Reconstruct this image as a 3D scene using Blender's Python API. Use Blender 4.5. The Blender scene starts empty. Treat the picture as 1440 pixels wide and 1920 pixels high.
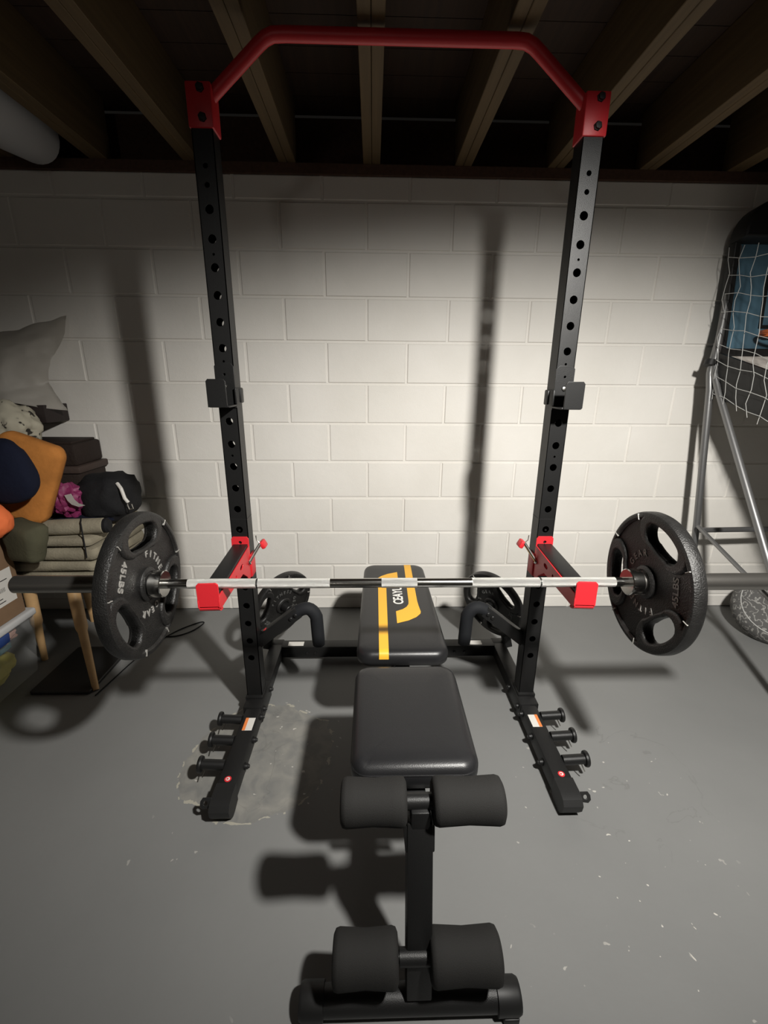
import bpy, bmesh, math, random
from mathutils import Vector, Matrix, noise, Euler

random.seed(7)
D = bpy.data
SC = bpy.context.scene
COL = SC.collection
PI = math.pi
V = Vector

# ------------------------------------------------------------------ materials
def new_mat(name, col, rough=.5, metal=0., bump=0., bscale=200., spec=.5, var=0., vscale=6.):
    m = D.materials.new(name); m.use_nodes = True
    nt = m.node_tree; b = nt.nodes['Principled BSDF']
    b.inputs['Base Color'].default_value = (*col, 1)
    b.inputs['Roughness'].default_value = rough
    b.inputs['Metallic'].default_value = metal
    b.inputs['Specular IOR Level'].default_value = spec
    tc = nt.nodes.new('ShaderNodeTexCoord')
    if bump:
        n = nt.nodes.new('ShaderNodeTexNoise'); n.inputs['Scale'].default_value = bscale
        n.inputs['Detail'].default_value = 4
        bp = nt.nodes.new('ShaderNodeBump'); bp.inputs['Strength'].default_value = bump
        bp.inputs['Distance'].default_value = .004
        nt.links.new(tc.outputs['Object'], n.inputs['Vector'])
        nt.links.new(n.outputs['Fac'], bp.inputs['Height'])
        nt.links.new(bp.outputs['Normal'], b.inputs['Normal'])
    if var:
        n = nt.nodes.new('ShaderNodeTexNoise'); n.inputs['Scale'].default_value = vscale
        n.inputs['Detail'].default_value = 5
        r = nt.nodes.new('ShaderNodeValToRGB')
        r.color_ramp.elements[0].position = .3; r.color_ramp.elements[1].position = .7
        r.color_ramp.elements[0].color = (*[c*(1-var) for c in col], 1)
        r.color_ramp.elements[1].color = (*[min(1, c*(1+var)) for c in col], 1)
        nt.links.new(tc.outputs['Object'], n.inputs['Vector'])
        nt.links.new(n.outputs['Fac'], r.inputs['Fac'])
        nt.links.new(r.outputs['Color'], b.inputs['Base Color'])
    return m

def nodes_of(m):
    return m.node_tree, m.node_tree.nodes['Principled BSDF']

M = {}
M['black'] = new_mat('black powder coat', (.0085, .0085, .0085), .42, 0, .15, 600, .36)
M['black_in'] = new_mat('black plastic', (.0085, .0085, .0085), .5, 0, 0, 1, .4)
M['red'] = new_mat('red powder coat', (.58, .02, .028), .42, 0, .1, 500)
M['foam'] = new_mat('black foam', (.0125, .0120, .0112), .8, 0, .35, 900, .35)
M['foam2'] = new_mat('dark foam grip', (.008, .009, .011), .75, 0, .2, 900, .3)
M['leather'] = new_mat('black vinyl', (.013, .013, .014), .36, 0, .12, 500, .5)
M['yellow'] = new_mat('yellow print', (.80, .42, .035), .45)
M['white'] = new_mat('white print', (.75, .74, .70), .5)
M['label_white'] = new_mat('white label', (.62, .60, .56), .6)
M['orange_print'] = new_mat('orange print', (.70, .20, .05), .6)
M['chrome'] = new_mat('chrome', (.62, .61, .58), .17, 1., .03, 300)
M['knurl'] = new_mat('knurled chrome', (.88, .87, .83), .42, 1., .7, 1500)
M['ring'] = new_mat('ring groove', (.03, .03, .03), .5, .5)
M['sleeve'] = new_mat('worn steel sleeve', (.44, .42, .39), .30, .95, .05, 200)
M['steel'] = new_mat('galvanised steel', (.20, .20, .20), .40, .7, .05, 80)
M['pin'] = new_mat('bright steel pin', (.75, .73, .68), .25, 1.)
M['iron'] = new_mat('hammered black iron', (.014, .0135, .013), .40, .15, .5, 260, .55, .35, 30)
M['letter'] = new_mat('worn silver lettering', (.30, .29, .27), .6, .2, .4, 300, .5, .35, 90)
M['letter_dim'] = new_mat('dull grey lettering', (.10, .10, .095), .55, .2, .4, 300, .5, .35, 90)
M['worn'] = new_mat('worn bare edge', (.42, .41, .38), .5, .5)
M['cloth_beige'] = new_mat('beige canvas', (.235, .21, .155), .9, 0, .5, 120, .2, .2, 14)
M['navy'] = new_mat('navy fabric', (.006, .008, .020), .9, 0, .5, 60, .2)
M['blackfab'] = new_mat('black fabric', (.006, .006, .007), .8, 0, .5, 80, .3)
M['maroon'] = new_mat('magenta nylon', (.19, .022, .085), .55, 0, .5, 40, .4, .2, 20)
M['ochre'] = new_mat('orange tan suede', (.42, .165, .038), .85, 0, .4, 60, .2, .25, 9)
M['orange'] = new_mat('bright orange fabric', (.75, .17, .055), .8, 0, .3, 40, .2)
M['olive'] = new_mat('olive canvas', (.075, .072, .045), .9, 0, .4, 70, .2, .2, 9)
M['card'] = new_mat('cardboard', (.23, .145, .085), .85, 0, .1, 60, .2, .12, 8)
M['brown'] = new_mat('dark brown wicker', (.022, .014, .011), .7, 0, .6, 90, .3)
M['brown2'] = new_mat('brown trim', (.055, .038, .032), .6, 0, .3, 90, .3)
M['tanwood'] = new_mat('tan turned wood', (.48, .30, .14), .5, 0, .1, 60, .4, .15, 12)
M['darkwood'] = new_mat('dark shelf wood', (.020, .013, .012), .6, 0, .2, 60)
M['plastic_sheet'] = new_mat('grey white plastic sheet', (.60, .57, .52), .45, 0, .2, 20, .4)
M['duct'] = new_mat('grey wrapped duct', (.42, .42, .43), .7, 0, .5, 12, .3)
M['blue'] = new_mat('blue plastic', (.02, .05, .19), .4)
M['yellowbag'] = new_mat('yellow plastic bag', (.55, .50, .12), .45, 0, .6, 18, .4, .2, 8)
M['pinkbag'] = new_mat('pink cloth', (.45, .27, .22), .8, 0, .5, 25, .2, .2, 8)
M['tealbag'] = new_mat('teal wrap', (.10, .20, .22), .5, 0, .6, 25, .4, .3, 9)
M['lid'] = new_mat('frosted white lid', (.50, .50, .50), .45)
M['mat'] = new_mat('dark rubber mat', (.012, .012, .012), .6)
M['net'] = new_mat('white net cord', (.40, .40, .385), .8)
M['backboard'] = new_mat('blue backboard', (.060, .115, .155), .35, 0, 0, 1, .5, .35, 7)
M['ramp'] = new_mat('white ramp cloth', (.62, .58, .53), .8, 0, .1, 40, .2, .2, 12)
M['rim'] = new_mat('orange hoop paint', (.55, .13, .03), .4)

# clear plastic of the storage bin
m = D.materials.new('clear bin plastic'); m.use_nodes = True
nt, b = nodes_of(m)
b.inputs['Base Color'].default_value = (.80, .82, .82, 1); b.inputs['Roughness'].default_value = .25
tr = nt.nodes.new('ShaderNodeBsdfTransparent'); mx = nt.nodes.new('ShaderNodeMixShader')
mx.inputs[0].default_value = .12
nt.links.new(tr.outputs[0], mx.inputs[1]); nt.links.new(b.outputs[0], mx.inputs[2])
nt.links.new(mx.outputs[0], nt.nodes['Material Output'].inputs['Surface'])
M['clear'] = m

# speckled cloth
m = new_mat('white cloth with dark flecks', (.45, .42, .33), .9); nt, b = nodes_of(m)
tc = nt.nodes.new('ShaderNodeTexCoord'); vo = nt.nodes.new('ShaderNodeTexNoise')
vo.inputs['Scale'].default_value = 28; vo.inputs['Detail'].default_value = 2
rp = nt.nodes.new('ShaderNodeValToRGB')
rp.color_ramp.elements[0].position = .36; rp.color_ramp.elements[0].color = (.03, .026, .02, 1)
rp.color_ramp.elements[1].position = .41; rp.color_ramp.elements[1].color = (.45, .42, .33, 1)
nt.links.new(tc.outputs['Object'], vo.inputs['Vector']); nt.links.new(vo.outputs['Fac'], rp.inputs['Fac'])
nt.links.new(rp.outputs['Color'], b.inputs['Base Color']); M['speckle'] = m

# scribbled grey cover
m = new_mat('grey cover with pale scribbles', (.085, .083, .08), .85); nt, b = nodes_of(m)
tc = nt.nodes.new('ShaderNodeTexCoord'); wv = nt.nodes.new('ShaderNodeTexWave')
wv.inputs['Scale'].default_value = 9; wv.inputs['Distortion'].default_value = 14; wv.inputs['Detail'].default_value = 3
wv.inputs['Detail Scale'].default_value = 2.5
rp = nt.nodes.new('ShaderNodeValToRGB')
rp.color_ramp.elements[0].position = .82; rp.color_ramp.elements[0].color = (.085, .083, .08, 1)
rp.color_ramp.elements[1].position = .95; rp.color_ramp.elements[1].color = (.26, .255, .24, 1)
nt.links.new(tc.outputs['Object'], wv.inputs['Vector']); nt.links.new(wv.outputs['Fac'], rp.inputs['Fac'])
nt.links.new(rp.outputs['Color'], b.inputs['Base Color']); M['scribble'] = m

# painted block wall
m = D.materials.new('white painted block'); m.use_nodes = True; nt, b = nodes_of(m)
b.inputs['Roughness'].default_value = .62; b.inputs['Specular IOR Level'].default_value = .25
tc = nt.nodes.new('ShaderNodeTexCoord')
n1 = nt.nodes.new('ShaderNodeTexNoise'); n1.inputs['Scale'].default_value = 2.3; n1.inputs['Detail'].default_value = 4
r1 = nt.nodes.new('ShaderNodeValToRGB')
r1.color_ramp.elements[0].position = .3; r1.color_ramp.elements[0].color = (.70, .675, .625, 1)
r1.color_ramp.elements[1].position = .7; r1.color_ramp.elements[1].color = (.77, .745, .70, 1)
n2 = nt.nodes.new('ShaderNodeTexNoise'); n2.inputs['Scale'].default_value = 260; n2.inputs['Detail'].default_value = 5
n3 = nt.nodes.new('ShaderNodeTexNoise'); n3.inputs['Scale'].default_value = 28; n3.inputs['Detail'].default_value = 6
ad = nt.nodes.new('ShaderNodeMath'); ad.operation = 'MULTIPLY_ADD'; ad.inputs[1].default_value = 1.6
bp = nt.nodes.new('ShaderNodeBump'); bp.inputs['Strength'].default_value = .22; bp.inputs['Distance'].default_value = .003
for n in (n1, n2, n3): nt.links.new(tc.outputs['Object'], n.inputs['Vector'])
nt.links.new(n1.outputs['Fac'], r1.inputs['Fac']); nt.links.new(r1.outputs['Color'], b.inputs['Base Color'])
nt.links.new(n3.outputs['Fac'], ad.inputs[0]); nt.links.new(n2.outputs['Fac'], ad.inputs[2])
nt.links.new(ad.outputs[0], bp.inputs['Height']); nt.links.new(bp.outputs['Normal'], b.inputs['Normal'])
M['wall'] = m

# painted concrete floor with chips, scuffs and a bare patch
m = D.materials.new('grey painted concrete'); m.use_nodes = True; nt, b = nodes_of(m)
b.inputs['Roughness'].default_value = .5; b.inputs['Specular IOR Level'].default_value = .35
L = nt.links.new
def node(t, **k):
    n = nt.nodes.new(t)
    for a, v in k.items(): setattr(n, a, v)
    return n
def noise_tex(scale, detail=4, dist=0.):
    n = node('ShaderNodeTexNoise'); n.inputs['Scale'].default_value = scale
    n.inputs['Detail'].default_value = detail; n.inputs['Distortion'].default_value = dist
    L(tc.outputs['Object'], n.inputs['Vector']); return n.outputs['Fac']
def ramp(src, p0, p1, c0=(0, 0, 0), c1=(1, 1, 1)):
    r = node('ShaderNodeValToRGB')
    r.color_ramp.elements[0].position = p0; r.color_ramp.elements[0].color = (*c0, 1)
    r.color_ramp.elements[1].position = p1; r.color_ramp.elements[1].color = (*c1, 1)
    L(src, r.inputs['Fac']); return r.outputs['Color']
def mth(op, a, bb):
    n = node('ShaderNodeMath', operation=op)
    for i, s in enumerate((a, bb)):
        if isinstance(s, (int, float)): n.inputs[i].default_value = s
        else: L(s, n.inputs[i])
    return n.outputs[0]
def mixc(f, c0, c1):
    n = node('ShaderNodeMix', data_type='RGBA')
    L(f, n.inputs[0])
    for i, s in ((6, c0), (7, c1)):
        if isinstance(s, tuple): n.inputs[i].default_value = (*s, 1)
        else: L(s, n.inputs[i])
    return n.outputs[2]
tc = node('ShaderNodeTexCoord')
def area_mask(x, y, r, soft=.35):
    sb = node('ShaderNodeVectorMath', operation='DISTANCE')
    L(tc.outputs['Object'], sb.inputs[0]); sb.inputs[1].default_value = (x, y, 0)
    return ramp(mth('DIVIDE', sb.outputs['Value'], r), 1-soft, 1, (1, 1, 1), (0, 0, 0))
base = ramp(noise_tex(1.7, 5), .3, .7, (.168, .170, .167), (.192, .194, .190))
# bare patch near the left foot of the rack
edge = noise_tex(7, 6, .4)
pm = area_mask(-.42, 1.30, .36, .5)
pin = mth('GREATER_THAN', mth('ADD', pm, mth('MULTIPLY', edge, .9)), 1.02)
pedge = mth('MULTIPLY', mth('GREATER_THAN', mth('ADD', pm, mth('MULTIPLY', edge, .9)), .97), mth('SUBTRACT', 1, pin))
pcol = ramp(noise_tex(16, 7, .6), .35, .68, (.155, .155, .148), (.235, .228, .205))
c = mixc(mth('MULTIPLY', pin, .85), base, pcol)
c = mixc(mth('MULTIPLY', pedge, mth('GREATER_THAN', noise_tex(22, 3), .52)), c, (.33, .315, .265))
# chipped paint flecks
fl = mth('MAXIMUM', ramp(noise_tex(34, 2, .3), .705, .72), ramp(noise_tex(15, 3, .4), .735, .745))
for (x, y, r, f) in ((-.36, 1.28, .34, .9), (.80, 1.12, .36, .75), (.78, .78, .26, 1.0), (.36, .62, .16, .6), (-.55, .95, .2, .5), (-.2, .57, .12, .6), (.42, 1.05, .16, .5)):
    c = mixc(mth('MULTIPLY', mth('MULTIPLY', fl, area_mask(x, y, r)), f), c, (.48, .46, .42))
hair = ramp(mth('ABSOLUTE', mth('SUBTRACT', noise_tex(3.2, 6, 1.2), .5), 0), .0, .007, (1, 1, 1), (0, 0, 0))
for (x, y, r) in ((.86, 1.22, .34), (-.4, 1.3, .3)):
    c = mixc(mth('MULTIPLY', mth('MULTIPLY', hair, area_mask(x, y, r)), .3), c, (.085, .085, .08))
L(c, b.inputs['Base Color'])
bp = node('ShaderNodeBump'); bp.inputs['Strength'].default_value = .16; bp.inputs['Distance'].default_value = .003
L(mth('ADD', noise_tex(45, 6), mth('MULTIPLY', noise_tex(5, 3), 1.2)), bp.inputs['Height']); L(bp.outputs['Normal'], b.inputs['Normal'])
M['floor'] = m

# joist wood, grain along Y
def wood(name, c0, c1):
    m = D.materials.new(name); m.use_nodes = True; nt, b = nodes_of(m)
    b.inputs['Roughness'].default_value = .75
    tc = nt.nodes.new('ShaderNodeTexCoord'); mp = nt.nodes.new('ShaderNodeMapping')
    mp.inputs['Scale'].default_value = (60, 2.5, 60)
    n = nt.nodes.new('ShaderNodeTexNoise'); n.inputs['Scale'].default_value = 1; n.inputs['Detail'].default_value = 5
    r = nt.nodes.new('ShaderNodeValToRGB')
    r.color_ramp.elements[0].position = .3; r.color_ramp.elements[0].color = (*c0, 1)
    r.color_ramp.elements[1].position = .7; r.color_ramp.elements[1].color = (*c1, 1)
    nt.links.new(tc.outputs['Object'], mp.inputs['Vector']); nt.links.new(mp.outputs['Vector'], n.inputs['Vector'])
    nt.links.new(n.outputs['Fac'], r.inputs['Fac']); nt.links.new(r.outputs['Color'], b.inputs['Base Color'])
    return m
M['joist'] = wood('pine joist', (.080, .050, .019), (.115, .072, .028))
M['deck'] = wood('old plank deck', (.030, .015, .008), (.045, .022, .011))
M['sill'] = wood('dark sill wood', (.07, .035, .02), (.10, .05, .03))

# ------------------------------------------------------------------ mesh building
class MB:
    def __init__(s): s.bm = bmesh.new()
    def _xf(s, vs, mat):
        if mat is not None: bmesh.ops.transform(s.bm, matrix=mat, verts=vs)
    def box(s, c, size, rot=None, bevel=0., seg=2, taper=None):
        r = bmesh.ops.create_cube(s.bm, size=1.0); vs = r['verts']
        for v in vs:
            v.co = V((v.co.x*size[0], v.co.y*size[1], v.co.z*size[2]))
            if taper and v.co.z > 0: v.co.x *= taper; v.co.y *= taper
        if bevel:
            es = {e for v in vs for e in v.link_edges}
            rr = bmesh.ops.bevel(s.bm, geom=list(es), offset=bevel, segments=seg, profile=.5, affect='EDGES')
            vs = list({v for f in rr['faces'] for v in f.verts} | {v for v in vs if v.is_valid})
        mt = Matrix.Translation(V(c)) @ (Euler(rot).to_matrix().to_4x4() if rot else Matrix())
        s._xf(vs, mt); return s
    def bar(s, p0, p1, w, h, bevel=0., up=(0, 0, 1)):
        p0, p1 = V(p0), V(p1); d = p1-p0; y = d.normalized()
        x = y.cross(V(up))
        if x.length < 1e-4: x = y.cross(V((1, 0, 0)))
        x.normalize(); z = x.cross(y)
        r = bmesh.ops.create_cube(s.bm, size=1.0); vs = r['verts']
        for v in vs: v.co = V((v.co.x*w, v.co.y*d.length, v.co.z*h))
        if bevel:
            es = {e for v in vs for e in v.link_edges}
            rr = bmesh.ops.bevel(s.bm, geom=list(es), offset=bevel, segments=2, profile=.5, affect='EDGES')
            vs = list({v for f in rr['faces'] for v in f.verts} | {v for v in vs if v.is_valid})
        mt = Matrix((x, y, z)).transposed().to_4x4(); mt.translation = (p0+p1)/2
        s._xf(vs, mt); return s
    def lathe(s, prof, p0, axis, seg=32, closed=False):
        """prof: (distance along axis, radius)"""
        a = V(axis).normalized(); x = a.orthogonal().normalized(); y = a.cross(x); p0 = V(p0)
        rings = []
        for t, r in prof:
            if r < 1e-6: rings.append([s.bm.verts.new(p0+a*t)]); continue
            rings.append([s.bm.verts.new(p0+a*t+(x*math.cos(2*PI*i/seg)+y*math.sin(2*PI*i/seg))*r) for i in range(seg)])
        n = len(rings)
        for k in range(n if closed else n-1):
            A, B = rings[k], rings[(k+1) % n]
            for i in range(seg):
                j = (i+1) % seg
                if len(A) == 1 and len(B) == 1: continue
                if len(A) == 1: s.bm.faces.new((A[0], B[j], B[i]))
                elif len(B) == 1: s.bm.faces.new((A[i], A[j], B[0]))
                else: s.bm.faces.new((A[i], A[j], B[j], B[i]))
        if not closed:
            for R_, fl in ((rings[0], True), (rings[-1], False)):
                if len(R_) > 1: s.bm.faces.new(R_[::-1] if fl else R_)
        return s
    def cyl(s, p0, p1, r, seg=24, r1=None, ch=0.):
        p0, p1 = V(p0), V(p1); l = (p1-p0).length; r1 = r if r1 is None else r1
        if ch: pr = [(0, r-ch), (ch, r), (l-ch, r1), (l, r1-ch)]
        else: pr = [(0, r), (l, r1)]
        return s.lathe(pr, p0, p1-p0, seg)
    def tube(s, pts, r, seg=10, cap=True):
        pts = [V(p) for p in pts]; n = len(pts)
        rr = r if isinstance(r, (list, tuple)) else [r]*n
        t0 = (pts[1]-pts[0]).normalized(); x = t0.orthogonal().normalized(); rings = []
        for i, p in enumerate(pts):
            t = (pts[min(i+1, n-1)]-pts[max(i-1, 0)]).normalized()
            x = (x-t*x.dot(t)).normalized(); y = t.cross(x)
            rings.append([s.bm.verts.new(p+(x*math.cos(2*PI*k/seg)+y*math.sin(2*PI*k/seg))*rr[i]) for k in range(seg)])
        for A, B in zip(rings, rings[1:]):
            for i in range(seg):
                j = (i+1) % seg; s.bm.faces.new((A[i], A[j], B[j], B[i]))
        if cap: s.bm.faces.new(rings[0][::-1]); s.bm.faces.new(rings[-1])
        return s
    def pad(s, cx, cy, w, l, r, prof, seg=6, mat=None):
        """loft of rounded rectangles; prof: (inset, z)"""
        rings = []
        for ins, z in prof:
            hw, hl = w/2-ins, l/2-ins; rr = max(.002, min(r-ins*.6, hw-.001, hl-.001)); ring = []
            for qx, qy, a0 in ((1, 1, 0), (-1, 1, PI/2), (-1, -1, PI), (1, -1, 1.5*PI)):
                for k in range(seg+1):
                    a = a0+PI/2*k/seg
                    ring.append(s.bm.verts.new((cx+qx*(hw-rr)+rr*math.cos(a), cy+qy*(hl-rr)+rr*math.sin(a), z)))
            rings.append(ring)
        n = len(rings[0])
        for A, B in zip(rings, rings[1:]):
            for i in range(n):
                j = (i+1) % n; s.bm.faces.new((A[i], A[j], B[j], B[i]))
        s.bm.faces.new(rings[0][::-1]); s.bm.faces.new(rings[-1])
        if mat is not None: s._xf([v for R_ in rings for v in R_], mat)
        return s
    def prism(s, pts, h, mat=None):
        """polygon (x,y) extruded 0..h along z then transformed"""
        A = [s.bm.verts.new((x, y, 0)) for x, y in pts]; B = [s.bm.verts.new((x, y, h)) for x, y in pts]
        n = len(pts)
        s.bm.faces.new(A[::-1]); s.bm.faces.new(B)
        for i in range(n):
            j = (i+1) % n; s.bm.faces.new((A[i], A[j], B[j], B[i]))
        s._xf(A+B, mat); return s
    def blob(s, c, size, rot=None, sub=4, amp=.08, freq=2.5, seed=0, power=1., flat=None):
        r = bmesh.ops.create_icosphere(s.bm, subdivisions=sub, radius=1.0); vs = r['verts']
        for v in vs:
            d = v.co.normalized()
            if power != 1:
                p = 1/power
                q = V([math.copysign(abs(k)**p, k) for k in d]); d = q
            nz = noise.fractal(v.co*freq+V((seed*7.3, seed*3.1, seed*1.7)), .9, 2.1, 4)
            k = 1+amp*nz
            v.co = V((d.x*size[0]*k, d.y*size[1]*k, d.z*size[2]*k))
            if flat is not None and v.co.z < flat: v.co.z = flat
        mt = Matrix.Translation(V(c)) @ (Euler(rot).to_matrix().to_4x4() if rot else Matrix())
        s._xf(vs, mt); return s
    def mesh(s, me, mat=None):
        k = len(s.bm.verts); s.bm.from_mesh(me); s.bm.verts.ensure_lookup_table()
        s._xf(s.bm.verts[k:], mat); return s
    def build(s, name, mat, parent=None, smooth=35, loc=None):
        me = D.meshes.new(name)
        bmesh.ops.recalc_face_normals(s.bm, faces=s.bm.faces[:])
        off = parent['_o'] if (parent is not None and '_o' in parent) else None
        if off is not None: bmesh.ops.translate(s.bm, verts=s.bm.verts[:], vec=-V(off))
        if loc is not None: bmesh.ops.translate(s.bm, verts=s.bm.verts[:], vec=-V(loc))
        s.bm.to_mesh(me); s.bm.free()
        me.materials.append(mat)
        if smooth:
            me.polygons.foreach_set('use_smooth', [True]*len(me.polygons))
            me.set_sharp_from_angle(angle=math.radians(smooth))
        o = D.objects.new(name, me); COL.objects.link(o)
        if loc is not None: o.location = loc
        if parent is not None:
            o.parent = parent
            if off is not None: o['_o'] = off
        return o

def curve_mesh(loops, ext, bevel=0., res=1):
    """filled 2D shape with holes, thickness 2*ext, rounded edges"""
    cu = D.curves.new('shape', 'CURVE'); cu.dimensions = '2D'; cu.fill_mode = 'BOTH'
    cu.extrude = max(ext-bevel, 0); cu.bevel_depth = bevel; cu.bevel_resolution = res; cu.offset = -bevel
    for lp in loops:
        sp = cu.splines.new('POLY'); sp.points.add(len(lp)-1); sp.use_cyclic_u = True
        for p, q in zip(sp.points, lp): p.co = (q[0], q[1], 0, 1)
    o = D.objects.new('shape', cu); COL.objects.link(o)
    me = D.meshes.new_from_object(o.evaluated_get(bpy.context.evaluated_depsgraph_get()))
    D.objects.remove(o); D.curves.remove(cu); return me

def text_mesh(body, size, ext=.0005, sx=1.):
    cu = D.curves.new('text', 'FONT'); cu.body = body; cu.size = size; cu.extrude = ext
    cu.align_x = 'CENTER'; cu.align_y = 'CENTER'; cu.offset = size*.022
    o = D.objects.new('text', cu); COL.objects.link(o)
    me = D.meshes.new_from_object(o.evaluated_get(bpy.context.evaluated_depsgraph_get()))
    D.objects.remove(o); D.curves.remove(cu)
    for v in me.vertices: v.co.x *= sx
    return me

def frame(x, y, z, o):
    m = Matrix((V(x), V(y), V(z))).transposed().to_4x4(); m.translation = V(o); return m

def circle(cx, cy, r, n=20): return [(cx+r*math.cos(2*PI*i/n), cy+r*math.sin(2*PI*i/n)) for i in range(n)]

def tag(o, label, cat, group=None, kind=None):
    o['label'] = label; o['category'] = cat
    if group: o['group'] = group
    if kind: o['kind'] = kind
    return o
def thing(name, label, cat, loc=(0, 0, 0), group=None, world=True):
    o = D.objects.new(name, None); COL.objects.link(o); o.location = loc; o.empty_display_size = .1
    if world: o['_o'] = tuple(loc)
    return tag(o, label, cat, group)
def struct(o, label=None):
    o['kind'] = 'structure'
    if label: o['label'] = label
    return o
def dup(root, label=None, group=None):
    r = root.copy(); COL.objects.link(r)
    if label: r['label'] = label
    if group: r['group'] = group
    for ch in list(root.children):
        c = ch.copy(); COL.objects.link(c); c.parent = r
        for g in list(ch.children):
            d = g.copy(); COL.objects.link(d); d.parent = c
    return r

# ------------------------------------------------------------------ the room
WY, WT = 2.3736, 2.209          # back wall plane and top
bm = MB(); joint = .0085; z0 = 2.3121
kz = 0
random.seed(3)
bm.box((0, WY+.10, WT/2), (8.4, .19, WT))          # mortar face 5 mm behind the block faces
for k in range(0, 12):
    zt, zb = z0-.2032*k, z0-.2032*(k+1)
    zt = min(zt-joint/2, WT); zb = max(zb+joint/2, 0)
    if k == 11: zb = 0.0
    if zt-zb < .01: continue
    off = 0 if k % 2 else .2032
    for n in range(-11, 11):
        xa = -.0309+off+n*.4064+joint/2; xb = xa+.4064-joint
        dy = random.uniform(-.0009, .0009); dz = random.uniform(-.0012, .0012)
        y1 = WY+.004; yf = WY+dy; ch = .0042
        r = [(xa, xb, zb, zt+(dz if zt < WT-.001 else 0))]
        for (a, b_, c0, c1) in r:
            vs = []
            for (x, z) in ((a, c0), (b_, c0), (b_, c1), (a, c1)):
                vs.append(bm.bm.verts.new((x, y1+.002, z)))
            fs = []
            for (x, z) in ((a+ch, c0+ch), (b_-ch, c0+ch), (b_-ch, c1-ch), (a+ch, c1-ch)):
                fs.append(bm.bm.verts.new((x, yf, z)))
            bm.bm.faces.new(fs)
            for i in range(4):
                j = (i+1) % 4; bm.bm.faces.new((vs[i], vs[j], fs[j], fs[i]))
struct(bm.build('wall_back', M['wall'], smooth=0), 'white painted concrete block wall')

bm = MB(); bm.box((0, -.3, -.05), (8.4, 5.8, .1)); struct(bm.build('floor', M['floor'], smooth=0), 'grey painted concrete floor')
bm = MB()
for i in range(34): bm.box((0, -2.6+.15*i+.075, 2.50), (8.4, .147, .02))
struct(bm.build('ceiling', M['deck'], smooth=0), 'dark plank deck above the joists')
bm = MB(); bm.box((0, WY+.08, 2.2295), (8.4, .19, .041)); struct(bm.build('trim_1', M['sill'], smooth=0), 'dark wooden sill plate on top of the block wall')
bm = MB(); bm.box((0, WY+.16, 2.37), (8.4, .03, .238)); struct(bm.build('trim_2', M['sill'], smooth=0), 'dark rim board closing the joist bays')
for i, x in enumerate((-2.03, -1.625, -1.22, -.81, -.385, -.005, .41, .835, 1.26, 1.67, 2.08)):
    bm = MB()
    for s in (-1, 1): bm.box((x+s*.0195, -.09, 2.3695), (.0375, 4.98, .2385), bevel=.002, seg=1)
    struct(bm.build('ceiling_joist', M['joist'], smooth=0), 'doubled pine ceiling joist')
# wrapped duct between the left joists
bm = MB(); cx, cz = -1.435, 2.30
bm.lathe([(0, .03), (.01, .07), (.05, .105), (.2, .118), (.9, .12), (2.2, .12), (2.21, .0)], (cx, 2.34, cz), (0, -1, -.0), 28)
for v in bm.bm.verts:
    v.co += V((noise.noise(v.co*7)*.010, 0, noise.noise(v.co*6+V((5, 5, 5)))*.010))
tag(bm.build('wrapped_duct', M['duct'], loc=(cx, 1.2, cz)), 'pale grey wrapped duct under the joists in the upper left corner', 'duct')

for nm, c, sz in (('wall_left', (-4.15, -.4, 1.1), (.1, 5.6, 2.2)), ('wall_right', (4.15, -.4, 1.1), (.1, 5.6, 2.2)), ('wall_front', (0, -3.15, 1.1), (8.4, .1, 2.2))):
    bm = MB(); bm.box(c, sz); struct(bm.build(nm, M['wall'], smooth=0), 'plain white basement wall')

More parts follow.
